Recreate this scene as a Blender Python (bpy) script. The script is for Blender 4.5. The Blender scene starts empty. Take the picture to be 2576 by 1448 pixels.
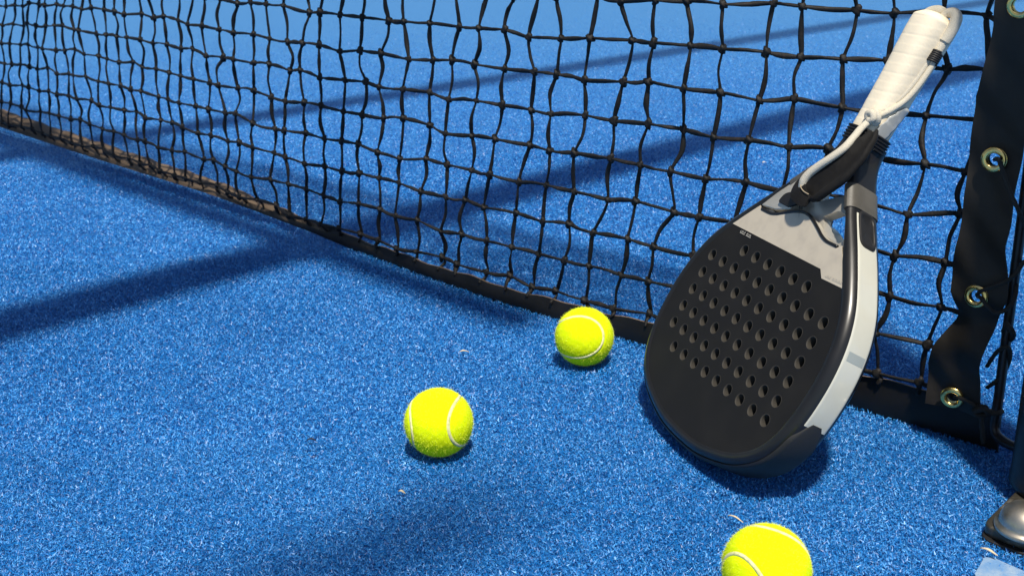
import bpy, bmesh, math, random
import numpy as np
from mathutils import Vector, Matrix

random.seed(7); rng = np.random.default_rng(11)
SC = bpy.context.scene
COL = SC.collection
V = lambda *a: np.array(a, float)

# ------------------------------------------------------------------ camera
F_PX, CAM_H, PITCH, ROLL = 2833.48, 0.5206, 0.35182, 0.03282      # focal length in pixels of a 2576 px wide frame
fw = V(0, math.cos(PITCH), -math.sin(PITCH)); rt = V(1, 0, 0); dn = np.cross(fw, rt)
c_, s_ = math.cos(ROLL), math.sin(ROLL)
rt, dn = c_*rt + s_*dn, -s_*rt + c_*dn
CAM = V(0, 0, CAM_H)
cam = bpy.data.cameras.new('camera'); camo = bpy.data.objects.new('camera', cam); COL.objects.link(camo)
camo.matrix_world = Matrix(((rt[0], -dn[0], -fw[0], 0), (rt[1], -dn[1], -fw[1], 0), (rt[2], -dn[2], -fw[2], CAM_H), (0, 0, 0, 1)))
cam.sensor_width = 36; cam.lens = 36*F_PX/2576; cam.clip_start = .02; cam.clip_end = 500
cam.dof.use_dof = True; cam.dof.focus_distance = 1.02; cam.dof.aperture_fstop = 17
SC.camera = camo

# ------------------------------------------------------------------ sky, sun, exposure
SUN = V(.07, -.40, .95); SUN /= np.linalg.norm(SUN)                 # direction towards the sun
w = bpy.data.worlds.new('World'); SC.world = w; w.use_nodes = True
nt = w.node_tree; nt.nodes.clear()
sky = nt.nodes.new('ShaderNodeTexSky'); sky.sky_type = 'NISHITA'; sky.sun_disc = False
sky.sun_elevation = math.asin(SUN[2]); sky.sun_rotation = math.atan2(SUN[0], SUN[1])
bg = nt.nodes.new('ShaderNodeBackground'); bg.inputs[1].default_value = .078
ow = nt.nodes.new('ShaderNodeOutputWorld')
nt.links.new(sky.outputs[0], bg.inputs[0]); nt.links.new(bg.outputs[0], ow.inputs[0])
sl = bpy.data.lights.new('sun', 'SUN'); sl.energy = 4.2; sl.angle = math.radians(3.2); sl.color = (1, .93, .81)
so = bpy.data.objects.new('sun', sl); COL.objects.link(so)
so.rotation_euler = Vector(SUN).to_track_quat('Z', 'Y').to_euler(); so.location = Vector(SUN)*6
SC.view_settings.view_transform = 'Standard'; SC.view_settings.look = 'None'
SC.view_settings.exposure = .32; SC.view_settings.gamma = 1
SC.render.engine = 'CYCLES'

# ------------------------------------------------------------------ helpers
def mat(name, color, rough=.5, metal=0, spec=.5, noise=None, bump=None, **kw):
    """noise=(scale, color2, lo, hi) mixes a second colour; bump=(scale, strength, distance)"""
    m = bpy.data.materials.new(name); m.use_nodes = True
    t = m.node_tree; b = t.nodes['Principled BSDF']
    b.inputs['Base Color'].default_value = (*color, 1); b.inputs['Roughness'].default_value = rough
    b.inputs['Metallic'].default_value = metal; b.inputs['Specular IOR Level'].default_value = spec
    for k, v in kw.items(): b.inputs[k].default_value = v
    tc = t.nodes.new('ShaderNodeTexCoord')
    if noise:
        n = t.nodes.new('ShaderNodeTexNoise'); n.inputs['Scale'].default_value = noise[0]; n.inputs['Detail'].default_value = 5
        r = t.nodes.new('ShaderNodeMapRange'); r.inputs[1].default_value = noise[2]; r.inputs[2].default_value = noise[3]
        x = t.nodes.new('ShaderNodeMix'); x.data_type = 'RGBA'
        x.inputs[6].default_value = (*color, 1); x.inputs[7].default_value = (*noise[1], 1)
        t.links.new(tc.outputs['Object'], n.inputs['Vector']); t.links.new(n.outputs[0], r.inputs[0])
        t.links.new(r.outputs[0], x.inputs[0]); t.links.new(x.outputs[2], b.inputs['Base Color'])
    if bump:
        n = t.nodes.new('ShaderNodeTexNoise'); n.inputs['Scale'].default_value = bump[0]; n.inputs['Detail'].default_value = 4
        u = t.nodes.new('ShaderNodeBump'); u.inputs['Strength'].default_value = bump[1]; u.inputs['Distance'].default_value = bump[2]
        t.links.new(tc.outputs['Object'], n.inputs['Vector']); t.links.new(n.outputs[0], u.inputs['Height'])
        t.links.new(u.outputs[0], b.inputs['Normal'])
    return m

def link(name, me, m=None, parent=None, smooth=True):
    o = bpy.data.objects.new(name, me); COL.objects.link(o)
    if m and not me.materials: me.materials.append(m)
    if parent: o.parent = parent
    if smooth: me.shade_smooth()
    return o
def mesh(name, vs, fs, m=None, parent=None, smooth=True):
    me = bpy.data.meshes.new(name); me.from_pydata([tuple(map(float, v)) for v in vs], [], fs); me.validate(); me.update()
    return link(name, me, m, parent, smooth)
def recalc(o):
    bm = bmesh.new(); bm.from_mesh(o.data); bmesh.ops.recalc_face_normals(bm, faces=bm.faces); bm.to_mesh(o.data); bm.free(); return o
def tag(o, label=None, cat=None, group=None, kind=None):
    for k, v in (('label', label), ('category', cat), ('group', group), ('kind', kind)):
        if v: o[k] = v
    return o
def empty(name, loc, label, cat, group=None):
    o = bpy.data.objects.new(name, None); COL.objects.link(o); o.location = Vector(loc); o.empty_display_size = .05
    return tag(o, label, cat, group)
def smooth_path(P, n=6, closed=False):
    P = np.array(P, float); out = []; N = len(P)
    for i in range(N if closed else N-1):
        p0, p1, p2, p3 = (P[(i-1) % N], P[i], P[(i+1) % N], P[(i+2) % N]) if closed else (P[max(i-1, 0)], P[i], P[i+1], P[min(i+2, N-1)])
        for j in range(n):
            t = j/n
            out.append(.5*((2*p1)+(-p0+p2)*t+(2*p0-5*p1+4*p2-p3)*t*t+(-p0+3*p1-3*p2+p3)*t**3))
    if not closed: out.append(P[-1])
    return np.array(out)
def tube(P, r, sides=8, flat=1.0, twist=None, vs=None, fs=None, closed=False):
    """swept tube: r scalar or per point, flat = second radius factor, twist = angle per point"""
    vs = [] if vs is None else vs; fs = [] if fs is None else fs
    P = np.asarray(P, float); n = len(P); r = np.broadcast_to(r, (n,)); base = len(vs)
    T = (np.roll(P, -1, 0)-np.roll(P, 1, 0)) if closed else np.gradient(P, axis=0)
    T /= np.linalg.norm(T, axis=1)[:, None]+1e-12
    a = V(0, 0, 1) if abs(T[0][2]) < .9 else V(1, 0, 0)
    N = np.cross(T[0], a); N /= np.linalg.norm(N)
    for i in range(n):
        N = N-T[i]*(N@T[i]); N /= np.linalg.norm(N); B = np.cross(T[i], N)
        tw = 0 if twist is None else twist[i]
        for k in range(sides):
            an = 2*math.pi*k/sides; x, y = r[i]*math.cos(an), r[i]*flat*math.sin(an)
            x, y = x*math.cos(tw)-y*math.sin(tw), x*math.sin(tw)+y*math.cos(tw)
            vs.append(P[i]+N*x+B*y)
    for i in range(n if closed else n-1):
        for k in range(sides):
            a0 = base+i*sides; a1 = base+((i+1) % n)*sides; k2 = (k+1) % sides
            fs.append((a0+k, a0+k2, a1+k2, a1+k))
    if not closed:
        fs.append(tuple(base+k for k in reversed(range(sides)))); fs.append(tuple(base+(n-1)*sides+k for k in range(sides)))
    return vs, fs
def lathe(prof, seg=40, axis=2):
    vs, fs = [], []
    for (r, z) in prof:
        for k in range(seg):
            a = 2*math.pi*k/seg; vs.append((r*math.cos(a), r*math.sin(a), z))
    for i in range(len(prof)-1):
        for k in range(seg):
            k2 = (k+1) % seg; fs.append((i*seg+k, i*seg+k2, (i+1)*seg+k2, (i+1)*seg+k))
    return vs, fs
def loft(rings, cap=True):
    n = len(rings[0]); vs = [v for r in rings for v in r]; fs = []
    for i in range(len(rings)-1):
        for k in range(n):
            k2 = (k+1) % n; fs.append((i*n+k, i*n+k2, (i+1)*n+k2, (i+1)*n+k))
    if cap: fs += [tuple(reversed(range(n))), tuple((len(rings)-1)*n+k for k in range(n))]
    return vs, fs
def fill2d(name, loops, z0, z1, m, parent, bevel=0, res=2, smooth=False):
    """solid plate from an outline and holes (lists of xy), between heights z0 and z1"""
    cu = bpy.data.curves.new(name, 'CURVE'); cu.dimensions = '2D'; cu.fill_mode = 'BOTH'
    cu.extrude = (z1-z0)/2-bevel; cu.bevel_depth = bevel; cu.bevel_resolution = res; cu.offset = -bevel
    for L in loops:
        sp = cu.splines.new('POLY'); sp.points.add(len(L)-1); sp.use_cyclic_u = True
        for p, q in zip(sp.points, L): p.co = (q[0], q[1], 0, 1)
    o = bpy.data.objects.new(name, cu); COL.objects.link(o)
    dg = bpy.context.evaluated_depsgraph_get(); me = bpy.data.meshes.new_from_object(o.evaluated_get(dg))
    bpy.data.objects.remove(o); bpy.data.curves.remove(cu)
    me.transform(Matrix.Translation((0, 0, (z0+z1)/2))); me.name = name; me.materials.clear()
    return link(name, me, m, parent, smooth)
def round_edges(o, wd, seg=3, ang=50):
    bm = bmesh.new(); bm.from_mesh(o.data); bmesh.ops.remove_doubles(bm, verts=bm.verts, dist=1e-6)
    bmesh.ops.dissolve_limit(bm, angle_limit=math.radians(2), verts=bm.verts, edges=bm.edges)
    ed = [e for e in bm.edges if len(e.link_faces) == 2 and e.calc_face_angle(0) > math.radians(ang)]
    bmesh.ops.bevel(bm, geom=ed, offset=wd, segments=seg, affect='EDGES', profile=.5, clamp_overlap=True)
    bm.to_mesh(o.data); bm.free(); return o
def auto_smooth(o, ang=35):
    bm = bmesh.new(); bm.from_mesh(o.data)
    bmesh.ops.remove_doubles(bm, verts=bm.verts, dist=1e-6)
    for f in bm.faces: f.smooth = True
    for e in bm.edges:
        e.smooth = not (len(e.link_faces) == 2 and e.calc_face_angle(0) > math.radians(ang))
    bm.to_mesh(o.data); bm.free(); return o

# photograph pixels (3840 wide) to points on the ground or on the plane of the net
NET_ANG, NET_OFF, MESH, K0, H_A, MESH_V = -.77785, .97641, .04459, 8.7481, .2591, .0454
ND = V(math.cos(NET_ANG), math.sin(NET_ANG), 0); NN = V(-ND[1], ND[0], 0)
def ray(x, y):
    s = 2576/3840; return rt*((x*s-1288)/F_PX)+dn*((y*s-724)/F_PX)+fw
def ground(x, y, z=0):
    r = ray(x, y); return CAM+r*((z-CAM_H)/r[2])
def on_net(x, y, o=0):
    r = ray(x, y); return CAM+r*((NET_OFF+o-CAM@NN)/(r@NN))
def net_xyz(s, h, o=0): return ND*s+NN*(NET_OFF+o)+V(0, 0, h)

# ------------------------------------------------------------------ materials
def turf_material(name, blades):
    m = bpy.data.materials.new(name); m.use_nodes = True; t = m.node_tree; b = t.nodes['Principled BSDF']
    ramp = t.nodes.new('ShaderNodeValToRGB'); e = ramp.color_ramp.elements
    e[0].position = 0; e[0].color = (.002, .084, .31, 1); e[1].position = 1; e[1].color = (.13, .46, .92, 1)
    e.new(.6).color = (.006, .190, .58, 1)
    if blades:
        a = t.nodes.new('ShaderNodeAttribute'); a.attribute_name = 'tint'; t.links.new(a.outputs['Fac'], ramp.inputs[0])
        b.inputs['Roughness'].default_value = .40; b.inputs['Specular IOR Level'].default_value = .46
    else:
        tc = t.nodes.new('ShaderNodeTexCoord'); n = t.nodes.new('ShaderNodeTexNoise')
        n.inputs['Scale'].default_value = 420; n.inputs['Detail'].default_value = 6
        t.links.new(tc.outputs['Object'], n.inputs['Vector']); t.links.new(n.outputs[0], ramp.inputs[0])
        u = t.nodes.new('ShaderNodeBump'); u.inputs['Distance'].default_value = .0012
        t.links.new(n.outputs[0], u.inputs['Height']); t.links.new(u.outputs[0], b.inputs['Normal'])
        b.inputs['Roughness'].default_value = .5; b.inputs['Specular IOR Level'].default_value = .5
        b.inputs['Sheen Weight'].default_value = 1; b.inputs['Sheen Roughness'].default_value = .5; b.inputs['Sheen Tint'].default_value = (.38, .72, 1, 1)
    t.links.new(ramp.outputs[0], b.inputs['Base Color'])
    return m
M = dict(
    fibre=turf_material('turf_fibre', True), backing=turf_material('turf_backing', False),
    felt=mat('ball_felt', (.80, .95, .004), .95, spec=.1, noise=(120, (.74, .90, .003), .35, .7), bump=(900, .15, .0004)),
    fuzz=mat('ball_fuzz', (.86, .93, .10), .9, spec=.1),
    seam=mat('ball_seam', (.80, .78, .42), .8, spec=.2, noise=(300, (.55, .55, .2), .45, .7)),
    cord=mat('net_cord', (.006, .0055, .005), .6, spec=.35, noise=(160, (.024, .016, .012), .5, .75), bump=(1400, .6, .0006)),
    vinyl=mat('black_vinyl', (.007, .0065, .006), .55, spec=.35, noise=(22, (.016, .014, .011), .4, .75), bump=(60, .25, .002)),
    end_vinyl=mat('end_band_vinyl', (.014, .0115, .0085), .6, spec=.35, noise=(14, (.030, .025, .018), .42, .72), bump=(45, .3, .003)),
    white_band=mat('white_vinyl', (.75, .75, .73), .5),
    brass=mat('brass', (.90, .66, .22), .27, metal=1, noise=(90, (.70, .55, .30), .5, .85)),
    lace=mat('lacing', (.022, .020, .016), .8, bump=(1800, .7, .0006)),
    steel_black=mat('black_paint', (.009, .0085, .008), .42, spec=.3, noise=(40, (.022, .018, .014), .5, .8), bump=(220, .15, .0005)),
    rust=mat('rod_paint', (.016, .013, .012), .4, noise=(60, (.07, .035, .02), .55, .8)),
    steel=mat('steel', (.58, .52, .42), .42, metal=1, noise=(55, (.30, .27, .22), .5, .8), bump=(90, .12, .0006)),
    plate=mat('plate_steel', (.10, .09, .07), .4, metal=.7, noise=(70, (.36, .32, .25), .52, .72), bump=(160, .4, .001)),
    frame=mat('racket_frame', (.010, .010, .010), .30, noise=(35, (.016, .014, .013), .4, .8)),
    face=mat('racket_face', (.0095, .0082, .0068), .55, spec=.3, noise=(26, (.015, .013, .0105), .45, .8), bump=(700, .12, .0004)),
    sleeve=mat('hole_sleeve', (.034, .030, .024), .8, bump=(900, .4, .0004)),
    silver=mat('silver_paint', (.60, .56, .48), .27, metal=.45, noise=(30, (.50, .47, .40), .4, .75)),
    decal=mat('silver_decal', (.60, .525, .41), .42, metal=.15, noise=(60, (.52, .455, .36), .45, .7)),
    side=mat('white_side', (.60, .585, .49), .24, noise=(18, (.53, .52, .44), .4, .8), **{'Coat Weight': .6}),
    guard=mat('guard_rubber', (.016, .016, .016), .62, noise=(420, (.035, .033, .03), .66, .74)),
    collar=mat('grey_collar', (.075, .068, .055), .42, noise=(40, (.11, .10, .083), .4, .75), bump=(500, .15, .0004)),
    rubber=mat('rubber', (.011, .010, .010), .55),
    neck=mat('neck_black', (.014, .011, .010), .45, noise=(50, (.03, .02, .018), .5, .8)),
    grip=mat('white_grip', (.88, .775, .59), .75, noise=(38, (.83, .725, .545), .4, .7), bump=(500, .25, .0006)),
    film=mat('clear_film', (.36, .37, .36), .22, noise=(70, (.52, .52, .49), .45, .6)),
    braid=mat('grey_braid', (.66, .60, .48), .85, bump=(1500, .8, .0006), noise=(1400, (.46, .43, .35), .45, .75)),
    pad=mat('strap_pad', (.0045, .004, .0038), .8, spec=.3, noise=(60, (.010, .009, .008), .45, .75), bump=(260, .5, .0008)),
    print_=mat('white_print', (.50, .47, .41), .5),
    tan=mat('tan_thread', (.45, .36, .24), .7),
    straw=mat('dry_straw', (.66, .56, .38), .8, noise=(200, (.46, .36, .22), .4, .7)),
    chip=mat('pale_chip', (.75, .70, .62), .8),
    soil=mat('dark_bit', (.02, .018, .02), .9),
    paint=mat('light_blue_paint', (.14, .28, .50), .5, noise=(90, (.30, .40, .52), .4, .7), bump=(120, .2, .001)),
    shade_rail_steel=mat('shade_rail_paint', (.08, .09, .10), .5),
)
# tape: black vinyl, blended to tan where it lies face up
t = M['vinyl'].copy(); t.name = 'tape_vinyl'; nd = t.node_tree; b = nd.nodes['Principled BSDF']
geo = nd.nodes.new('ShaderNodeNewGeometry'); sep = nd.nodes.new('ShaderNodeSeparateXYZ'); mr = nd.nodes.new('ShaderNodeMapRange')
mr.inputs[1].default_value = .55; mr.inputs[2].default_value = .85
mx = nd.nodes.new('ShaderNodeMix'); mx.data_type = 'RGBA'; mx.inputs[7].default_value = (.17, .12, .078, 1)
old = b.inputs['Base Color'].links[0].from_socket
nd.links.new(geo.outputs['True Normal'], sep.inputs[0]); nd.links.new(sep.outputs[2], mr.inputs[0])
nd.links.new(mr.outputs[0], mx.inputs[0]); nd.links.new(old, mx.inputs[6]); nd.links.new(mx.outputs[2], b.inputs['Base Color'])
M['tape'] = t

# ------------------------------------------------------------------ ground
PILE = .009
g = mesh('ground', [(-60, -60, -PILE), (60, -60, -PILE), (60, 60, -PILE), (-60, 60, -PILE)], [(0, 1, 2, 3)], M['backing'], smooth=False)
tag(g, kind='structure')

def blades(regions):
    allv, allt = [], []
    for (y0, y1, dens, L0, L1, wd) in regions:
        # strip of the court between two distances, a little wider than the camera sees
        half = lambda y: .50*y+.16
        n = int(dens*(half(y0)+half(y1))*(y1-y0))
        y = np.sqrt(rng.uniform(y0**2, y1**2, n)); x = rng.uniform(-1, 1, n)*half(y)
        if y0 > 2: keep = rng.random(n) < ((5.2-y)/3.0)**3; x, y = x[keep], y[keep]; n = len(x)      # thins out with distance
        az = rng.uniform(0, 2*np.pi, n); tilt = rng.beta(2.2, 1.3, n)*1.25+.25       # from lying flat to upright
        L = rng.uniform(L0, L1, n); wv = wd*rng.uniform(.6, 1.3, n)
        d = np.c_[np.cos(az)*np.cos(tilt*.0+rng.normal(0, .2, n)), np.sin(az), np.zeros(n)]; d /= np.linalg.norm(d, axis=1)[:, None]
        el = (np.pi/2-tilt)                                                          # elevation of the fibre
        base = np.c_[x, y, rng.uniform(-.007, -.0005, n)]
        tip = base+d*(np.cos(el)*L)[:, None]; tip[:, 2] += np.sin(el)*L
        tip[:, 2] = np.minimum(tip[:, 2], rng.uniform(-.001, .0035, n))
        side = np.c_[-d[:, 1], d[:, 0], rng.normal(0, .5, n)]; side /= np.linalg.norm(side, axis=1)[:, None]
        a = base-side*wv[:, None]/2; b_ = base+side*wv[:, None]/2
        allv.append(np.stack([a, b_, tip], 1).reshape(-1, 3))
        wear = .05*np.sin(x*7+2.1*np.sin(y*3))*np.sin(y*5+1.3*np.sin(x*4))+.04*np.sin(x*23+y*9)*np.sin(y*19-x*6)
        tn = np.clip(rng.normal(.50, .25, n)+wear, 0, 1); tn = np.where(rng.random(n) < .05, rng.uniform(.85, 1, n), tn)
        allt.append(np.repeat(tn, 3))
    v = np.concatenate(allv).astype(np.float32); tv = np.concatenate(allt).astype(np.float32); n = len(v)
    me = bpy.data.meshes.new('turf'); me.vertices.add(n); me.vertices.foreach_set('co', v.ravel())
    me.loops.add(n); me.loops.foreach_set('vertex_index', np.arange(n, dtype=np.int32))
    me.polygons.add(n//3); me.polygons.foreach_set('loop_start', np.arange(0, n, 3, dtype=np.int32))
    at = me.attributes.new('tint', 'FLOAT', 'POINT'); at.data.foreach_set('value', tv)
    me.update(calc_edges=True)
    return me
turf = link('turf', blades([(.50, 1.0, 1550000, .0020, .0044, .00095), (1.0, 1.6, 760000, .0025, .005, .0012), (1.6, 2.2, 230000, .0035, .006, .0016), (2.2, 5.2, 150000, .0035, .006, .0016)]), M['fibre'], smooth=False)
tag(turf, 'short blue artificial turf covering the court', 'turf', kind='stuff')

# pale painted strip at the foot of the post
pl = [ground(3655, 2150), ground(3675, 2118), ground(3690, 2090), ground(3722, 2088), ground(3765, 2108), ground(3840, 2140), ground(3990, 2190), ground(3990, 2420), ground(3760, 2420)]
o = fill2d('painted_strip', [[(p[0], p[1]) for p in pl]], -PILE+.001, .0004, M['paint'], None)
tag(o, 'pale blue painted ground strip at the foot of the post', 'ground', kind='structure')

# ------------------------------------------------------------------ unseen steel rails, added out of frame to throw the bands of shade
gan = empty('shade_rails', (1.2, 2.0, 0), 'dark steel railing added out of view to throw bands of shade', 'occluder')
def box(name, a, b_, w1, w2, m, parent, off):
    a = V(*a); b_ = V(*b_); T = b_-a; T /= np.linalg.norm(T); up = V(0, 0, 1) if abs(T[2]) < .9 else V(1, 0, 0)
    S_ = np.cross(T, up); S_ /= np.linalg.norm(S_); U = np.cross(S_, T)
    r = [[p+S_*w1/2*i+U*w2/2*j-off for i, j in ((-1, -1), (1, -1), (1, 1), (-1, 1))] for p in (a, b_)]
    vs, fs = loft(r); return recalc(mesh(name, vs, fs, m, parent, smooth=False))
goff = V(1.2, 2.0, 0)
for (gx, gy), dr, hb, wd, l0, l1 in (((-.657, 1.346), (.757, .653), 1.0, .118, 3.5, 5.5), ((-1.069, 2.337), (.807, .590), 1.1, .105, 3.5, 5.5),
                                     ((-.06, .84), (.80, .60), 2.2, .064, 3.5, .05), ((.052, 1.262), (-ND[0]+NN[0]*.024, -ND[1]+NN[1]*.024), .9, .052, -.05, 4.5)):
    dr = V(*dr, 0); base = V(gx, gy, 0)+SUN/SUN[2]*hb
    A = base-dr*l0; B = base+dr*l1
    box('shade_rail', A, B, wd, .05, M['shade_rail_steel'], gan, goff)
    for E_, l in ((A, l0), (B, l1)):
        if l > 1: box('upright', (E_[0], E_[1], -PILE), (E_[0], E_[1], hb-.027), .06, .06, M['shade_rail_steel'], gan, goff)

# ------------------------------------------------------------------ net
CO = np.array([[-.0035, -.0035], [-.0269, .002], [-.0022, -.0015], [.0017, .011], [.0089, -.0014], [.0096, .0016], [.0237, .0211], [0, -.0042],
               [.0055, .0015], [.0176, -.0052], [-.0297, .0033], [-.0011, -.0071], [-.0022, -.0109], [-.0052, .0075]])
ROWS = list(range(-13, 6)); COLS = list(range(0, 72))
def bulge(s, h):                                     # the racket handle pushes the net back
    return .045*math.exp(-((s+.455)/.13)**2-((h-.40)/.13)**2)
NODE = {}
for k in COLS:
    for r in ROWS:
        K = min(k, 47)/20-1; rr = max(r, -3)/4
        bs = V(*[K**i*rr**j for i in range(5) for j in range(3) if i+j <= 5])
        ds, dh = bs@CO
        s = -(k+K0)*MESH+ds+rng.normal(0, .0042); h = H_A-r*MESH_V+dh+rng.normal(0, .0020)
        P = net_xyz(s, h); b_ = bulge(s, h)
        if b_ > .001:
            q = P-CAM; P = CAM+q*((NET_OFF+b_-CAM@NN)/(q@NN))
        NODE[k, r] = P+NN*rng.normal(0, .003)
net = empty('net', net_xyz(-.36, 0), 'black knotted cord net stretched across the blue court', 'net')
NO = net_xyz(-.36, 0)
# bottom tape profile: s, top height, top offset, bottom height, bottom offset
TP = np.array([(-.335, .042, .003, -.004, .006), (-.43, .038, .004, -.004, .006), (-.60, .032, .004, -.004, .0), (-.74, .027, -.003, -.005, -.004), (-.88, .021, -.006, -.006, -.007),
               (-.97, .0195, -.008, -.006, -.010), (-1.10, .0185, -.005, -.006, -.006), (-1.25, .018, .004, -.005, .004), (-1.40, .021, .012, .004, .008),
               (-1.57, .026, .024, .012, .008), (-1.70, .034, .030, .019, .004), (-1.90, .038, .031, .020, .004), (-2.06, .042, .032, .021, .004),
               (-2.29, .048, .032, .024, .004), (-2.52, .055, .032, .028, .004), (-2.9, .066, .032, .037, .004), (-3.6, .075, .03, .044, .004)])
def tape_at(s):
    return [np.interp(-s, -TP[:, 0], TP[:, j]) for j in range(1, 5)]
vs, fs, nseg = [], [], 260
for i in range(nseg+1):
    s = -.335-i/nseg*3.2; ht, ot, hb, ob = tape_at(s)
    wv = .0012*math.sin(s*41)+.0010*math.sin(s*97+1)
    for (h, of) in ((hb, ob), (hb*.75+ht*.25, ob*.75+ot*.25-.002), (hb*.4+ht*.6, ob*.4+ot*.6-.0025+wv), (ht+wv, ot), (ht+wv, ot+.0022), (hb*.4+ht*.6, ob*.4+ot*.6+.0015), (hb, ob+.0024)):
        vs.append(net_xyz(s, h, of)-NO)
for i in range(nseg):
    for k in range(7):
        k2 = (k+1) % 7; fs.append((i*7+k, i*7+k2, (i+1)*7+k2, (i+1)*7+k))
fs += [tuple(range(7)), tuple(nseg*7+k for k in reversed(range(7)))]
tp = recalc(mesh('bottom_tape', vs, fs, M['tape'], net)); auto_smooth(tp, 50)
# top band (above the frame)
vs, fs = loft([[net_xyz(s, h, o_)-NO for h, o_ in ((.862, -.004), (.918, -.006), (.918, .006), (.862, .004))] for s in np.linspace(-.33, -3.55, 60)])
recalc(mesh('top_band', vs, fs, M['white_band'], net))
# strands
def strand_pts(nodes, amp, sub=5):
    P = [];
    for i, p in enumerate(nodes):
        P.append(p)
        if i < len(nodes)-1:
            q = nodes[i+1]; P.append((p+q)/2+ND*rng.normal(0, amp)+NN*rng.normal(0, amp*.7)+V(0, 0, rng.normal(0, amp*.55)))
    return smooth_path(P, sub)
def strand(name, nodes, amp, sub=5, knots=False):
    P = strand_pts(nodes, amp, sub); n = len(P)
    ph = np.arange(n)/(2*sub)                       # one unit per mesh
    rad = .0029*(1-.22*np.abs(np.cos(np.pi*ph))**3)*(1+.12*np.interp(np.arange(n), np.arange(0, n+3, 3), rng.normal(0, 1, len(np.arange(0, n+3, 3)))))
    tw = np.cumsum(rng.normal(.16, .10, n))+rng.uniform(0, 3)
    vs, fs = tube(P-NO, rad, 7, .62, tw)
    if knots:
        for p in nodes:
            bm = bmesh.new(); bmesh.ops.create_icosphere(bm, subdivisions=2, radius=1)
            sc = V(.0045, .0040, .0052)*rng.uniform(.8, 1.2, 3)
            base = len(vs)
            ph0 = rng.uniform(0, 6, 3)
            for v in bm.verts:
                c = np.array(v.co); b_ = 1+.28*math.sin(4.2*c[2]+3*c[0]+ph0[0])+.10*math.sin(6*c[0]+ph0[1])
                q = ND*c[0]*sc[0]*b_+NN*c[1]*sc[1]*b_+V(0, 0, c[2]*sc[2]*b_)
                vs.append(p-NO+q)
            for f in bm.faces: fs.append(tuple(base+v.index for v in f.verts))
            bm.free()
    return mesh(name, vs, fs, M['cord'], net)
for k in COLS:
    nodes = [NODE[k, r] for r in ROWS]
    s = nodes[-1]@ND; ht, ot, hb, ob = tape_at(s)
    lie = min(max((-s-1.3)/.4, 0), 1)               # further along, the tails hang over the face of the tape
    f_ = lie*.75
    nodes[-1] = nodes[-1]+NN*(.004*(1-lie))
    nodes = [V(*net_xyz(nodes[0]@ND, .870))]+nodes+[net_xyz(s+rng.normal(0, .003), ht*(1-f_)+hb*f_-.004*(1-lie)+.002*lie, (ot*(1-f_)+ob*f_)-.003)]
    strand('vertical_strand', nodes, .0026)
for r in ROWS:
    nodes = [NODE[k, r] for k in COLS]
    s0 = nodes[0]@ND
    nodes = [V(*net_xyz(-.366, nodes[0][2]-.006, .004))]+nodes
    st = strand('horizontal_strand', nodes[0:1]+nodes[1:], .0013, knots=True)
# end band with brass eyelets
BL = [(3757, 0), (3750, 93), (3710, 267), (3679, 360), (3651, 559), (3645, 683), (3620, 870), (3597, 968), (3587, 1073), (3613, 1158), (3597, 1191), (3531, 1270), (3505, 1342), (3498, 1466), (3494, 1500)]
BR = [(3930, 0), (3925, 93), (3895, 267), (3880, 360), (3850, 559), (3835, 683), (3810, 850), (3793, 916), (3795, 1040), (3797, 1112), (3748, 1198), (3728, 1270), (3698, 1368), (3698, 1440), (3702, 1525)]
def edge(L):
    A = np.array([(p@ND, p[2]) for p in (on_net(*q) for q in L)]); o_ = np.argsort(A[:, 1]); return A[o_]
EL, ER = edge(BL), edge(BR)
hs = np.linspace(.036, .90, 150); W_ = 14
GRO = [(3831, 20), (3733, 596), (3666, 1106), (3576, 1486)]
def band_off(h, f):
    fold = .006*math.exp(-((h-.128)/.012)**2)+.003*math.exp(-((h-.30)/.03)**2)-.004*math.exp(-((h-.10)/.018)**2)
    return -.012+fold+.004*math.sin(h*38+f*2.2)*(f-.3)+.003*math.sin(f*math.pi)*math.cos(h*23)+.0016*math.sin(h*120+f*6)
vs, fs = [], []
for h in hs:
    a = np.interp(h, EL[:, 1], EL[:, 0]); b_ = np.interp(h, ER[:, 1], ER[:, 0])
    for j in range(W_+1):
        f = j/W_; vs.append(net_xyz(a+(b_-a)*f, h, band_off(h, f))-NO)
for i in range(len(hs)-1):
    for j in range(W_):
        q = i*(W_+1)+j; fs.append((q, q+1, q+W_+2, q+W_+1))
eb = mesh('end_band', vs, fs, M['end_vinyl'], net)
md = eb.modifiers.new('s', 'SOLIDIFY'); md.thickness = .0018; md.offset = 0
cv, cf = [], []
GP = []
for q in GRO:
    p = on_net(*q, -.012); h = p[2]
    GP.append(p)
    ring = [[p+ND*.0062*math.cos(a)+V(0, 0, .0062*math.sin(a))+NN*d for a in np.linspace(0, 2*math.pi, 20, endpoint=False)] for d in (-.03, .03)]
    v2, f2 = loft(ring); base = len(cv); cv += [v-NO for v in v2]; cf += [tuple(base+i for i in f) for f in f2]
cut = recalc(mesh('cutter', cv, cf, None, net, False))
bo = eb.modifiers.new('b', 'BOOLEAN'); bo.object = cut; bo.operation = 'DIFFERENCE'; bo.solver = 'EXACT'
bpy.context.view_layer.update()
me = bpy.data.meshes.new_from_object(eb.evaluated_get(bpy.context.evaluated_depsgraph_get()))
eb.modifiers.clear(); eb.data = me; bpy.data.objects.remove(cut); me.name = 'end_band'; auto_smooth(eb, 60)
gv, gf = lathe([(.0056, -.0035), (.0054, .0005), (.0060, .0019), (.0078, .0026), (.0096, .0020), (.0108, .0008), (.0111, -.0002), (.0105, -.0010), (.0062, -.0012), (.0060, -.0035), (.0056, -.0035)], 36)
gme = bpy.data.meshes.new('eyelet'); gme.from_pydata(gv, [], gf); gme.materials.append(M['brass']); gme.shade_smooth()
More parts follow.
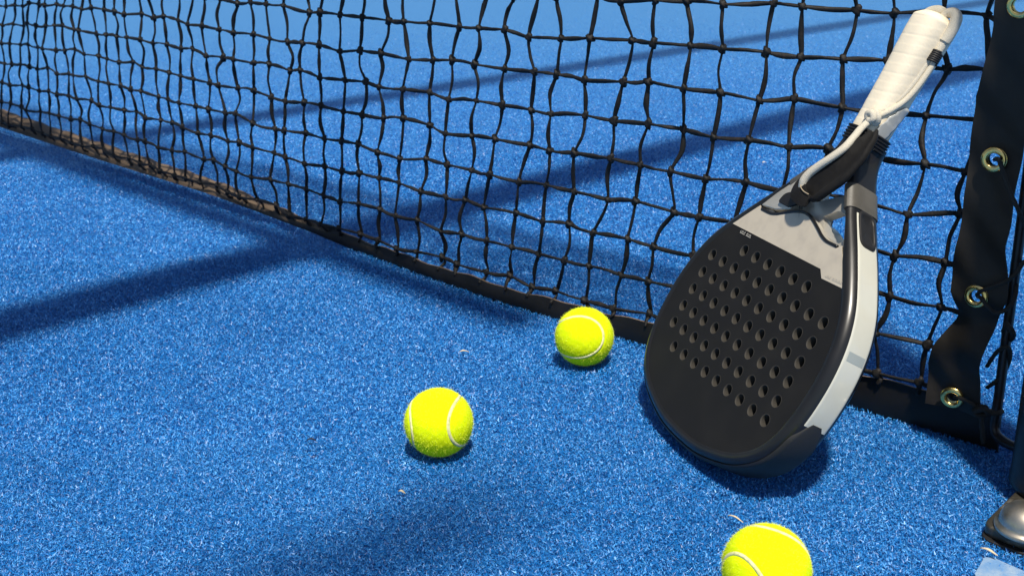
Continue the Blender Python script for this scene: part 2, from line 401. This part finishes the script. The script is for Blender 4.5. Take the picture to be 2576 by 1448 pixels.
for p, ty, tx in zip(GP, (.05, .10, -.05, .18), (0, .1, .12, -.1)):
    e = bpy.data.objects.new('eyelet', gme); COL.objects.link(e); e.parent = eb
    h = p[2]; f = .4
    zax = -NN+ND*ty+V(0, 0, tx); zax /= np.linalg.norm(zax); xax = np.cross(V(0, 0, 1), zax); xax /= np.linalg.norm(xax); yax = np.cross(zax, xax)
    q = p-NO-NN*.003
    e.matrix_basis = Matrix(((xax[0], yax[0], zax[0], q[0]), (xax[1], yax[1], zax[1], q[1]), (xax[2], yax[2], zax[2], q[2]), (0, 0, 0, 1)))
# broken cord stub knotted on one strand
# lacing cord that ties the end band to the rod
lc = empty('lacing_cord', net_xyz(-.345, .06), 'thin dark lacing cord looped through the brass eyelets onto the rod', 'cord')
LO = net_xyz(-.345, .06)
ROD_S = -.339
def lace(name, pts, r=.0021):
    P = smooth_path([on_net(x, y, o_)-LO for x, y, o_ in pts], 7)
    vs, fs = tube(P, r, 8, .85, np.arange(len(P))*.5); return mesh(name, vs, fs, M['lace'], lc)
lace('cord_run', [(3731, 598, .004), (3742, 596, -.022), (3752, 615, -.022), (3768, 665, -.021), (3790, 725, -.022), (3815, 780, -.024), (3838, 835, -.012), (3845, 860, .010)])
lace('cord_run', [(3842, 985, .008), (3838, 985, -.012), (3805, 1030, -.019), (3770, 1055, -.019), (3720, 1075, -.020), (3680, 1090, -.018), (3664, 1104, .004)])
lace('cord_run', [(3666, 1110, .004), (3680, 1118, -.018), (3705, 1150, -.020), (3735, 1172, -.018), (3772, 1160, -.016), (3800, 1130, -.014), (3812, 1080, -.004), (3812, 1050, .010)])
lace('knot', [(3770, 1210, -.012), (3790, 1232, -.016), (3800, 1255, -.008), (3785, 1275, .006), (3765, 1250, .004), (3772, 1225, -.010), (3795, 1245, -.014)], .0026)
lace('cord_run', [(3702, 1372, .004), (3722, 1340, -.004), (3745, 1312, -.012), (3775, 1300, -.014), (3788, 1320, -.004), (3782, 1362, .004), (3760, 1400, .004), (3735, 1428, -.002), (3702, 1452, .003)])
lace('cord_run', [(3578, 1488, .004), (3600, 1492, -.018), (3640, 1510, -.018), (3668, 1532, -.016)])
lace('knot', [(3655, 1528, -.016), (3690, 1524, -.018), (3700, 1548, -.016), (3668, 1556, -.020), (3655, 1540, -.022), (3690, 1534, -.024), (3712, 1546, -.018), (3745, 1548, -.014), (3755, 1540, .002), (3735, 1536, .012), (3705, 1545, .006)], .0028)
lace('cord_end', [(3676, 1548, -.018), (3680, 1580, -.017), (3684, 1625, -.015), (3688, 1660, -.012)], .0026)

# ------------------------------------------------------------------ post with rod and base plate
PC = V(.4705, .8445, 0)
post = empty('net_post', PC, 'black steel net post with a thin side rod and bolted base plate', 'post')
L0 = V(.377, .793, 0)
corner = [L0, L0+ND*.165, L0+ND*.165+NN*.165, L0+NN*.165]
def rounded(poly, r, n=6):
    out = []
    N = len(poly)
    for i in range(N):
        p, a, b_ = V(*poly[i][:2]), V(*poly[i-1][:2]), V(*poly[(i+1) % N][:2])
        u = (a-p)/np.linalg.norm(a-p); w_ = (b_-p)/np.linalg.norm(b_-p)
        for t in np.linspace(0, 1, n): out.append((1-t)**2*(p+u*r)+2*t*(1-t)*p+t*t*(p+w_*r))
    return out
bp = fill2d('base_plate', [[q-PC[:2] for q in rounded(corner, .012)]], .001, .011, M['plate'], post, bevel=.002); auto_smooth(bp, 40)
foot = fill2d('rubber_pad', [[(q-PC[:2])*1.03+V(-.001, -.001) for q in rounded(corner, .014)]], -PILE+.0005, .0012, M['rubber'], post, bevel=.001)
vs, fs = lathe([(.0, .0115), (.044, .0115), (.0458, .013), (.0458, .018), (.0452, .02), (.045, .03), (.045, .93), (.043, .945), (0, .95)], 48)
recalc(mesh('tube', vs, fs, M['steel_black'], post))
for q in (ground(3838, 2026)-PC, L0+ND*.135+NN*.03-PC, L0+ND*.135+NN*.135-PC):
    vs, fs = lathe([(.0235, .0112), (.0240, .0125), (.0235, .0150), (.0205, .0152), (.0205, .0185), (.0200, .0215), (.0180, .0262), (.0140, .0302), (.0085, .0327), (.003, .0335), (0, .0336)], 40)
    o = mesh('dome_nut', [V(*v)+V(q[0], q[1], 0) for v in vs], fs, M['steel'], post); recalc(o)
RB = net_xyz(ROD_S, 0, .002)
path = [V(PC[0], PC[1], .024)+(RB-PC)/np.linalg.norm(RB-PC)*.03, RB*.55+PC*.45+V(0, 0, .020), RB*.86+PC*.14+V(0, 0, .016), RB+V(0, 0, .022), RB+V(0, 0, .05)]+[RB+V(0, 0, h) for h in (.12, .25, .45, .65, .86)]
vs, fs = tube(smooth_path(path, 8)-PC, .0046, 14); mesh('rod', vs, fs, M['rust'], post)

# ------------------------------------------------------------------ racket
RO = V(.2127274, .9702538, .1228734)
RW = np.array([[.3204365, .5053857, -.8011902], [-.9471961, .1603804, -.2776647], [-.0118326, .8478581, .5300911]])
BASE = V(RO[0]-.03, RO[1]-.02, 0)
rk = empty('padel_racket', BASE, 'black and silver padel racket with white grip leaning on the net', 'racket')
q = RO-BASE
RM = Matrix([[*RW[i], q[i]] for i in range(3)]+[[0, 0, 0, 1]])
def part(o): o.matrix_basis = RM; return o
mm = .001
HALF = [(0, -127), (23, -126.2), (45, -123), (75, -114.5), (95, -105), (112, -91.5), (123, -76), (130, -58), (134, -38), (135.5, -18), (135, 2), (132, 22), (126, 42), (116, 62), (101, 82), (82, 104), (65, 122), (52, 136), (36, 155), (22, 174), (17, 186), (16, 198)]
R_ = smooth_path(np.array(HALF, float)*mm, 5)
def hw(y):                                            # half width of the outline at height y
    i = np.argmax(R_[:, 0]); return float(np.interp(y, R_[i:, 1], R_[i:, 0])) if y > R_[i, 1] else float(np.interp(y, R_[:i+1, 1], R_[:i+1, 0]))
FULL = np.concatenate([np.c_[-R_[:0:-1, 0], R_[:0:-1, 1]], R_])          # left tip, round the head, right tip
def inward(P):
    T = np.gradient(P, axis=0); T /= np.linalg.norm(T, axis=1)[:, None]; return np.c_[-T[:, 1], T[:, 0]]
IN = inward(FULL)
ZC = -.019
def sweep(name, P, N_, prof, m, cap=True):
    rings = []
    for p, n_ in zip(P, N_):
        k = 1-.16*np.clip((p[1]-.10)/.09, 0, 1); wk = 1-.35*np.clip((p[1]-.10)/.03, 0, 1)
        rings.append([(p[0]+n_[0]*i*mm*wk, p[1]+n_[1]*i*mm*wk, ZC+(z*mm-ZC)*k) for i, z in prof])
    vs, fs = loft(rings, cap); o = recalc(mesh(name, vs, fs, m, rk)); return part(auto_smooth(o, 40))
PROF = [(12, -.1), (10.4, .9), (8.4, 1.2), (6.2, .7), (3.2, -1.4), (1.2, -4.2), (.2, -7.2), (0, -9), (0, -29), (.2, -30.8), (1.2, -33.8), (3.2, -36.6), (6.2, -38.6), (10, -38.6), (12, -37.9), (12.5, -19)]
sweep('frame', FULL, IN, PROF, M['frame'])
sel = [i for i in range(len(FULL)) if FULL[i, 0] > 0 and -.046 < FULL[i, 1] < .137]
SB = [(.3, -6.6), (-.3, -7.4), (-.35, -9), (-.35, -29), (-.2, -30.6), (.3, -31.4), (1.5, -29), (1.5, -9)]
sb = sweep('side_stripe', FULL[sel], IN[sel], SB, M['side'])
sel = [i for i in range(len(FULL)) if FULL[i, 0] < 0 and -.046 < FULL[i, 1] < .137]
sweep('side_stripe', FULL[sel], IN[sel], SB, M['side'])
# bumper guard round the tip: thicker in the middle, fades at its ends
sel = [i for i in range(len(FULL)) if FULL[i, 1] < -.036]
rings = []
for i in sel:
    p, n_ = FULL[i], IN[i]; e = min(1, max(0, (-.0355-p[1])/.024))**.5
    zt, zb = -18+e*14.5, -20-e*14.5
    rings.append([(p[0]+n_[0]*a*mm, p[1]+n_[1]*a*mm, z*mm) for a, z in ((1.2+(1-e), zt+.8), (-.3*e-.4, zt-.6), (-1.1*e-.45, zt-3*e-.4), (-1.3*e-.5, -19), (-1.1*e-.45, zb+3*e+.4), (-.3*e-.4, zb+.6), (1.2+(1-e), zb-.8), (3, -19))])
vs, fs = loft(rings); part(auto_smooth(recalc(mesh('bumper_guard', vs, fs, M['guard'], rk)), 50))
# face with its drilled holes
HL = [(74, 108), (69, 103.5), (62, 101.5), (46, 101.5), (36, 104), (28, 107.5), (16, 112.5), (6, 115.5), (0, 116)]
HEAD_TOP = [V(*a)*mm for a in HL]+[V(-a[0], a[1])*mm for a in reversed(HL[:-1])]
ii = [i for i in range(len(FULL)) if FULL[i, 1] < .1075]
inset = FULL[ii]+IN[ii]*.0115
outline = [tuple(p) for p in inset]+[tuple(p) for p in HEAD_TOP if abs(p[0]) < .0695]
holes = []
for r, (c0, c1) in enumerate([(3, 8)]+[(1, 10)]*5+[(2, 10)]):
    for c in range(c0, c1+1): holes.append(((c-5.5)*.0214, (3-r)*.01944))
HR = .0058
circ = lambda x, y, r, n=22: [(x+r*math.cos(2*math.pi*k/n), y+r*math.sin(2*math.pi*k/n)) for k in range(n)]
face = part(fill2d('face', [outline]+[circ(x, y, HR) for x, y in holes], -.0022, 0, M['face'], rk))
back = part(fill2d('back_face', [outline]+[circ(x, y, HR) for x, y in holes], -.038, -.0358, M['face'], rk))
hv, hf = lathe([(HR+.0004, -.0004), (HR+.0003, .00012), (HR-.0001, .0001), (HR-.0005, -.0012), (HR-.0005, -.0372), (HR+.0004, -.0372), (HR+.0004, -.0004)], 22)
hme = bpy.data.meshes.new('hole_sleeve'); hme.from_pydata(hv, [], hf); hme.materials.append(M['sleeve']); hme.shade_smooth()
for x, y in holes:
    o = bpy.data.objects.new('hole_sleeve', hme); COL.objects.link(o); o.parent = face; o.location = (x, y, 0)
# silver decal over the upper face, stepped lower edge
up = [i for i in ii if FULL[i, 1] > .0745]
lf = [tuple(p) for p in (FULL+IN*.0112) if p[0] < 0 and .076 < p[1] < .106][::1]
rg = [tuple(p) for p in (FULL+IN*.0112) if p[0] > 0 and .072 < p[1] < .106]
dec = [lf[0]]+lf[1:]+[(-.0925, .0757), (.058, .0778), (.0655, .0710), (.0985, .0722)]+rg[:]
dec = lf+[(-.0925, .0757), (.058, .0778), (.0655, .0710), (.0978, .0722)]+rg+[(p[0], p[1]-.0016) for p in HEAD_TOP if abs(p[0]) < .066]
part(fill2d('silver_panel', [dec], -.0003, .0005, M['decal'], rk))
P = smooth_path([(p[0], p[1], .0002) for p in HEAD_TOP if abs(p[0]) < .0665], 4)
vs, fs = tube(P, .0015, 8); part(mesh('edge_trim', vs, fs, M['frame'], rk))
# silver throat: arms, two struts, three openings
arm = [(76, 92), (66, 117), (55, 130), (46, 141), (33, 155), (18, 172)]
outer = [V(*a)*mm for a in arm]+[V(-a[0], a[1])*mm for a in reversed(arm)]
def rnd(L, r=.004): return rounded([V(*a)*mm for a in L], r, 6)
low = [(15, 120), (31, 131), (45, 130), (59, 113), (54, 104), (30, 106)]
upo = [(0, 131), (13, 138), (30, 146), (30, 151), (12, 167), (0, 172), (-12, 167), (-30, 151), (-30, 146), (-13, 138)]
th = part(fill2d('throat', [outer, rnd(low), rnd([(-a, b_) for a, b_ in reversed(low)]), rnd(upo, .003)], -.0175, -.0065, M['silver'], rk)); round_edges(th, .0034, 4, 60); auto_smooth(th, 40)
la = [tuple(p) for p in (FULL+IN*.0062) if p[0] < 0 and .1035 < p[1] < .153]
lp = la[::-1]+[(-.029, .153), (-.0235, .138), (-.0215, .124), (-.0255, .1125), (-.045, .1062)] if la[0][1] < la[-1][1] else la+[(-.062, .1045), (-.045, .1062), (-.0255, .1125), (-.0215, .124), (-.0235, .138), (-.029, .152)]
sa = part(fill2d('silver_arm', [lp], -.034, -.0006, M['silver'], rk)); round_edges(sa, .0030, 4, 60); auto_smooth(sa, 40)
hw_ = [V(p[0], p[1], 0) for p in HEAD_TOP if abs(p[0]) < .072]; hp = smooth_path(hw_, 3)
vs, fs = loft([[(p[0], p[1]-.0008, -.0015), (p[0], p[1]+.0006, -.0030), (p[0], p[1]+.0016, -.0200), (p[0], p[1]+.0006, -.0360), (p[0], p[1]-.0035, -.0360), (p[0], p[1]-.0035, -.0015)] for p in hp])
part(auto_smooth(recalc(mesh('throat_wall', vs, fs, M['silver'], rk)), 50))
# collars where the arms meet the head
for sgn in (1, -1):
    sel = [i for i in range(len(FULL)) if FULL[i, 0]*sgn > 0 and .1385 < FULL[i, 1] < .160]
    CP = [(15, 0), (12, 1.8), (7, 2.3), (2.6, .2), (-.2, -4), (-1.2, -9), (-1.2, -29), (-.2, -34), (2.6, -38), (7, -39.6), (12, -39), (15, -38), (16, -19)]
    sweep('arm_collar', FULL[sel], IN[sel], CP, M['collar'])
# black window let into the side of the arm
for sgn in (1, -1):
    y0, y1 = .1125, .1385
    pts = []
    for (a, z) in rounded([V(0, 9.5), V(26, 9.5), V(26, -9.5), V(0, -9.5)], 6, 6):
        y = y0+a*mm; i = np.argmin(np.abs(R_[:, 1]-y)); x = np.interp(y, R_[-60:, 1], R_[-60:, 0])
        pts.append((x, y, z*mm))
    n2 = V(.80, .60)
    ring = lambda g, o_: [((p[0]+n2[0]*o_)*sgn if False else sgn*(p[0]*1+n2[0]*o_), p[1]+n2[1]*o_, ZC+p[2]*g) for p in pts]
    def shrink(g, o_):
        cx = V(np.mean([p[0] for p in pts]), np.mean([p[1] for p in pts]))
        return [(sgn*(cx[0]+(p[0]-cx[0])*g+n2[0]*o_), cx[1]+(p[1]-cx[1])*g+n2[1]*o_, ZC+p[2]*g) for p in pts]
    vs, fs = loft([shrink(1.06, -.001), shrink(1.05, .0014), shrink(.95, .0020), shrink(.85, .0018), shrink(.80, .0009), shrink(.1, .0008)])
    part(auto_smooth(recalc(mesh('side_vent', vs, fs, M['rubber'], rk)), 50))
# neck and ribbed ring
HZ = -.017
def sup(y, a, b_, e=.62, n=36, cx=0, cz=HZ):
    out = []
    for k in range(n):
        t = 2*math.pi*k/n; c, s = math.cos(t), math.sin(t)
        out.append((cx+a*math.copysign(abs(c)**e, c), y, cz+b_*math.copysign(abs(s)**e, s)))
    return out
vs, fs = loft([sup(y*mm, a*mm, b_*mm) for y, a, b_ in ((166, 27, 14.5), (172, 22.5, 15.5), (180, 18.8, 16), (188, 17, 16.2), (197, 16.4, 16.4), (206, 16, 16.4))])
part(recalc(mesh('neck', vs, fs, M['neck'], rk)))
prof = []
for i in range(5):
    y = 193+i*2.9; prof += [(y, 17.8), (y+.5, 18.9), (y+1.6, 18.9), (y+2.1, 17.6)]
vs, fs = loft([sup(y*mm, a*mm, a*mm, .7) for y, a in prof]); part(auto_smooth(recalc(mesh('ribbed_ring', vs, fs, M['rubber'], rk)), 40))
# grip, wound in overlapping turns
rings, n = [], 44
for y in np.linspace(.206, .3205, 150):
    ring = []
    flare = .0030*np.clip((y-.225)/.085, 0, 1)+.0002*math.sin(y*90)
    cap_ = np.clip((y-.3165)/.004, 0, 1)
    for k, p in enumerate(sup(y, .0158+flare-.0024*cap_**2, .0166+flare-.0024*cap_**2, .72, n)):
        ph = ((y+.0042*math.sin(2*math.pi*k/n+.6))/.0185+k/n*1.0) % 1
        lip = .00015*ph-.00020*math.exp(-((ph-.5)/.05)**2)
        v = V(p[0], 0, p[2]-HZ); v *= 1+lip/np.linalg.norm(v)+rng.normal(0, .0012)
        ring.append((v[0], y, HZ+v[2]))
    rings.append(ring)
c_top = [tuple(V(0, .3235, HZ)+(V(*p)-V(0, p[1], HZ))*f) for f in (.80,) for p in rings[-1]]
rings.append(c_top); rings.append([tuple(V(0, .3245, HZ)+(V(*p)-V(0, p[1], HZ))*.45) for p in rings[-2]])
vs, fs = loft(rings); hd = part(recalc(mesh('grip', vs, fs, M['grip'], rk)))
# strip of clear finishing film near the foot of the grip
rings = []
for y in np.linspace(.2045, .2395, 12):
    L = sup(y, .0170+.0030*max(0, (y-.225)/.085), .0178+.0030*max(0, (y-.225)/.085), .72, 72); k0 = 70-int((y-.2045)*200)
    rings.append([L[(k0+j) % 72] for j in range(8)])
vs = [v for r_ in rings for v in r_]; nk = len(rings[0]); fs = [(i*nk+k, i*nk+k+1, (i+1)*nk+k+1, (i+1)*nk+k) for i in range(len(rings)-1) for k in range(nk-1)]
fl = mesh('finishing_film', vs, fs, M['film'], rk); sm = fl.modifiers.new('s', 'SOLIDIFY'); sm.thickness = .0007; part(fl)
# wrist cord: cuff over the butt, coil, doubled cord, knot, run down to the pad
def cordp(name, pts, r, m, sides=12, flat=1, n=8):
    P = smooth_path(np.array(pts)*mm, n); vs, fs = tube(P, r if np.isscalar(r) else np.interp(np.linspace(0, 1, len(P)), np.linspace(0, 1, len(r)), r), sides, flat); return part(mesh(name, vs, fs, m, rk))
cordp('cord_cuff', [(-11, 321, -13), (-8, 325.5, -13), (-1, 328, -14), (5, 327, -14.5)], .0052, M['braid'])
cordp('cord_cuff', [(6, 322, -16), (9, 328.5, -17), (14.5, 330, -18.5), (19, 326, -20), (20, 318, -21), (20, 309, -21), (19.5, 304, -21)], [.0040, .0046, .0052, .0054, .0054, .0052], M['braid'])
cordp('cord_neck', [(19.5, 305, -21), (19, 298, -21.2), (18.4, 290, -21)], .0040, M['braid'])
coil = []
for i in range(90):
    a = i/90*6*2*math.pi; y = 294-i/90*11; coil.append((18.6+5.0*math.cos(a)*1, y, -21+5.0*math.sin(a)))
P = np.array(coil)*mm; vs, fs = tube(P, .0011, 7); part(mesh('coil', vs, fs, M['rubber'], rk))
for dx, dz in ((-1.9, 1.6), (1.9, -1.6)):
    cordp('wrist_cord', [(18.4+dx*.6, 293, -21+dz*.6), (18.2+dx, 280, -20.5+dz), (17.8+dx, 262, -19.5+dz), (16.4+dx, 245, -16.5+dz), (14.2+dx, 231, -10+dz), (12.6+dx*.5, 222, -5+dz*.5), (12, 215, -3)], .0027, M['braid'])
cordp('cord_knot', [(9, 220, -1), (13, 222.5, 1), (17, 219, -2), (15, 214.5, -5), (10, 214.5, 0), (9, 218.5, 3), (13.5, 220, 3), (16, 216, 1), (12.5, 213, 1.5)], .0032, M['braid'])
cordp('wrist_cord', [(12, 217, -2), (12.5, 205, 4), (14.5, 193, 8), (15, 181, 11.5), (9.5, 169, 14), (1, 157.5, 15), (-5.5, 148, 15), (-8.5, 140, 14), (-8.5, 133, 11)], [.0034, .0036, .0038, .0040, .0040, .0042, .0044, .0045, .0042], M['braid'], flat=.85)
# padded wrist band: a rolled rim round a sunk middle
def padp(t): return V(*[np.interp(t, [0, .12, .3, .5, .7, .88, 1], c) for c in zip((23, 206, -1), (27, 197, 2), (27, 180, 6), (21, 162, 9), (11, 147, 10.5), (4, 135, 10), (1, 128, 8))])
def padw(t): return float(np.interp(t, [0, .12, .3, .5, .7, .85, .95, 1], [5.5, 10, 15.5, 19, 19, 17, 11, 5]))
rings = []
tt = np.linspace(0, 1, 40); CP_ = np.array([padp(t) for t in tt]); TG = np.gradient(CP_, axis=0); TG /= np.linalg.norm(TG, axis=1)[:, None]
for t, p, tg in zip(tt, CP_, TG):
    sd = np.cross(tg, V(0, 0, 1)); sd = sd/np.linalg.norm(sd); nrm = np.cross(sd, tg); nrm *= np.sign(nrm[2]); wd = padw(t)
    k = min(1, wd/12)
    ring = []
    for u, zz in ((-1, 0), (-.97, 2.6), (-.86, 4.3), (-.7, 4.4), (-.56, 2.4), (-.4, .2), (0, -.9), (.35, .1), (.52, 2.2), (.68, 4.2), (.86, 4.4), (.97, 2.6), (1, 0), (.9, -2.4), (.5, -3.6), (0, -4), (-.5, -3.6), (-.9, -2.4)):
        ring.append(tuple((p+sd*wd*u+nrm*zz*k)*mm))
    rings.append(ring)
vs, fs = loft(rings); pad = part(recalc(mesh('wrist_pad', vs, fs, M['pad'], rk)))
# cloth wrap at the lower end of the pad, tan thread on its edge, and the tab
P = [(-16, 144, 6), (-15.5, 137, 10), (-9, 130.5, 14), (1, 126, 14.5), (10, 125.5, 12)]
cp = smooth_path(np.array(P)*mm, 6); rings = []
for i, p in enumerate(cp):
    a = i/(len(cp)-1); tg = cp[min(i+1, len(cp)-1)]-cp[max(i-1, 0)]; tg /= np.linalg.norm(tg); sd = np.cross(tg, V(0, 0, 1)); sd /= np.linalg.norm(sd)
    w2 = (.0045+.0045*math.sin(math.pi*(.15+.8*a)))
    rings.append([tuple(p+sd*w2*u+V(0, 0, z*mm)) for u, z in ((-1, -1.2), (-1, .6), (0, 1.6), (1, .6), (1, -1.2), (0, -2))])
vs, fs = loft(rings); part(auto_smooth(recalc(mesh('strap_wrap', vs, fs, M['pad'], rk)), 50))
th_ = [(-11.5, 145, 10.5), (-10, 138.5, 14), (-4.5, 134, 16.5), (3, 131.5, 16.8), (9, 131, 15)]
cordp('stitching', th_, .00042, M['tan'], 6)
tab = [(-44, 114), (-41, 124), (-32, 128.5), (-17, 127.5), (-13, 122), (-26, 113.5)]
part(auto_smooth(fill2d('strap_tab', [rnd(tab, .004)], -.001, .0022, M['rubber'], rk, bevel=.0008), 40))
# tiny unreadable print on the panel edge and a marked label on the side stripe
def print_row(name, x0, x1, y0, y1, h, m, n):
    vs, fs = [], []
    for i in range(n):
        if n > 6 and i == 4: continue
        a = (i+.12)/n; b_ = (i+.82)/n
        for (u0, u1, v0, v1) in ((a, b_, 0, .26), (a, a+(b_-a)*.35, 0, 1), (a, b_, .7, 1))[:2+(i % 2)]:
            k = len(vs)
            for u, v in ((u0, v0), (u1, v0), (u1, v1), (u0, v1)): vs.append((x0+(x1-x0)*u, y0+(y1-y0)*u+h*v, .0009))
            fs.append((k, k+1, k+2, k+3))
    o = mesh(name, vs, fs, m, rk, False); part(o); return o
print_row('print', -.0735, -.0535, .0712, .0715, .0030, M['print_'], 9)
print_row('print', .0690, .0925, .0738, .0750, .0022, M['print_'], 12)
sel = [i for i in range(len(FULL)) if FULL[i, 0] > 0 and .020 < FULL[i, 1] < .032]
sweep('side_label', FULL[sel], IN[sel], [(-.5, -10), (-.55, -11), (-.55, -28.5), (-.4, -29.5), (.3, -28), (.3, -11)], mat('label_grey', (.33, .36, .34), .3))
sel = [i for i in range(len(FULL)) if FULL[i, 0] > 0 and .0235 < FULL[i, 1] < .0285]
if len(sel) > 1: sweep('side_mark', FULL[sel], IN[sel], [(-.62, -15), (-.68, -15.4), (-.68, -21.6), (-.62, -22), (.3, -22), (.3, -15)], M['rubber'])

# ------------------------------------------------------------------ balls
BR_ = .0655/2
tS = np.linspace(0, 2*math.pi, 220, endpoint=False); 
def seam_curve(b_):
    a_ = 1-b_; S_ = np.c_[a_*np.cos(tS)+b_*np.cos(3*tS), a_*np.sin(tS)-b_*np.sin(3*tS), 2*math.sqrt(a_*b_)*np.sin(2*tS)]
    return S_/np.linalg.norm(S_, axis=1)[:, None]
def rotvec(w):
    th = np.linalg.norm(w); k = V(*w)/th; K = np.array([[0, -k[2], k[1]], [k[2], 0, -k[0]], [-k[1], k[0], 0]])
    return np.eye(3)+math.sin(th)*K+(1-math.cos(th))*K@K
def ball(pos, w, label, b_=.28):
    R = rotvec(w); C = seam_curve(b_)@R.T
    root = empty('tennis_ball', (pos[0], pos[1], -.0015), label, 'ball', 'yellow balls lying on the turf')
    cz = V(0, 0, BR_)
    bm = bmesh.new(); bmesh.ops.create_icosphere(bm, subdivisions=6, radius=1)
    for v in bm.verts:
        c = np.array(v.co); dist = math.acos(min(1, (C@c).max()))*BR_
        v.co = Vector(cz+c*(BR_-.0009*math.exp(-(dist/.0022)**2)+.00012*math.sin(c[0]*19+c[1]*23)*math.sin(c[2]*21)))
    me = bpy.data.meshes.new('felt_cover'); bm.to_mesh(me); bm.free(); cover = link('felt_cover', me, M['felt'], root)
    vs, fs = tube(cz+C*(BR_-.0013), .0018, 8, closed=True); mesh('seam', vs, fs, M['seam'], root)
    n = 16000; d = rng.normal(size=(n, 3)); d /= np.linalg.norm(d, axis=1)[:, None]
    dist = np.arccos(np.clip((d@C.T).max(1), -1, 1))*BR_; d = d[dist > .0019]; n = len(d)
    dr = d+rng.normal(0, .9, (n, 3)); dr /= np.linalg.norm(dr, axis=1)[:, None]; dr = d*.55+dr; dr -= d*np.minimum((dr*d).sum(1), 0)[:, None]; dr /= np.linalg.norm(dr, axis=1)[:, None]
    L = rng.gamma(4, .00037, n)[:, None]; sd = np.cross(dr, rng.normal(size=(n, 3))); sd /= np.linalg.norm(sd, axis=1)[:, None]
    p = cz+d*(BR_-.0004); v = np.stack([p-sd*.00011, p+sd*.00011, p+dr*L], 1).reshape(-1, 3)
    fz = mesh('fuzz', v, [(3*i, 3*i+1, 3*i+2) for i in range(n)], M['fuzz'], root, False); tag(fz, kind='stuff')
    return root
ball((.0794, 1.1673), (.0212, -1.8289, -.6133), 'yellow felt ball touching the bottom tape of the net')
ball((-.0742, .9679), (3.9754, -1.9485, -.7312), 'yellow felt ball alone on open turf, seam arcing down its right side', .22)
ball((.1821, .7120), (-.0072, -.5638, -.097), 'yellow felt ball with a straw bit beside it, cut off by the frame')

# ------------------------------------------------------------------ small litter on the turf
def flake(name, x, y, L, W2, m, label, ang, z=.004):
    p = ground(x, y); vs, fs = [], []
    u = V(math.cos(ang), math.sin(ang), 0); w_ = V(-u[1], u[0], 0); n = 7
    rings = []
    for i in range(n):
        t = i/(n-1); wd = W2*math.sin(math.pi*(.08+.86*t)); c = u*(t-.5)*L+w_*.04*L*math.sin(t*3)+V(0, 0, z+.0015*math.sin(t*4))
        rings.append([c-w_*wd, c+V(0, 0, .0007), c+w_*wd, c-V(0, 0, .0004)])
    vs, fs = loft(rings); o = recalc(mesh(name, vs, fs, m, None)); o.location = Vector(p); return tag(o, label, name.split('_')[-1] if name != 'straw_bit' else 'straw')
flake('dry_leaf', 1741, 1329, .011, .0022, M['straw'], 'tan dry leaf scrap on turf left of the ball by the net', .2)
flake('pale_chip', 717, 985, .006, .0022, M['chip'], 'small white chip lying at the edge of the dark shadow band', .5)
flake('dark_chip', 1170, 1662, .009, .0018, M['soil'], 'dark crumb lying on open turf left of the lone ball', .1)
flake('pink_chip', 1508, 1858, .007, .0018, M['straw'], 'pinkish chip on turf in front of the lone ball', -.3)
flake('pale_chip', 2866, 617, .009, .0035, M['chip'], 'white chip on turf seen through the net beside the racket handle', .4)
flake('straw_bit', 2757, 1966, .015, .0012, M['straw'], 'dry straw bit beside the ball cut off by the frame', -.75, .006)
flake('paint_flake', 3705, 2090, .014, .002, M['straw'], 'cream paint flake along the front of the base plate', -.75, .006)
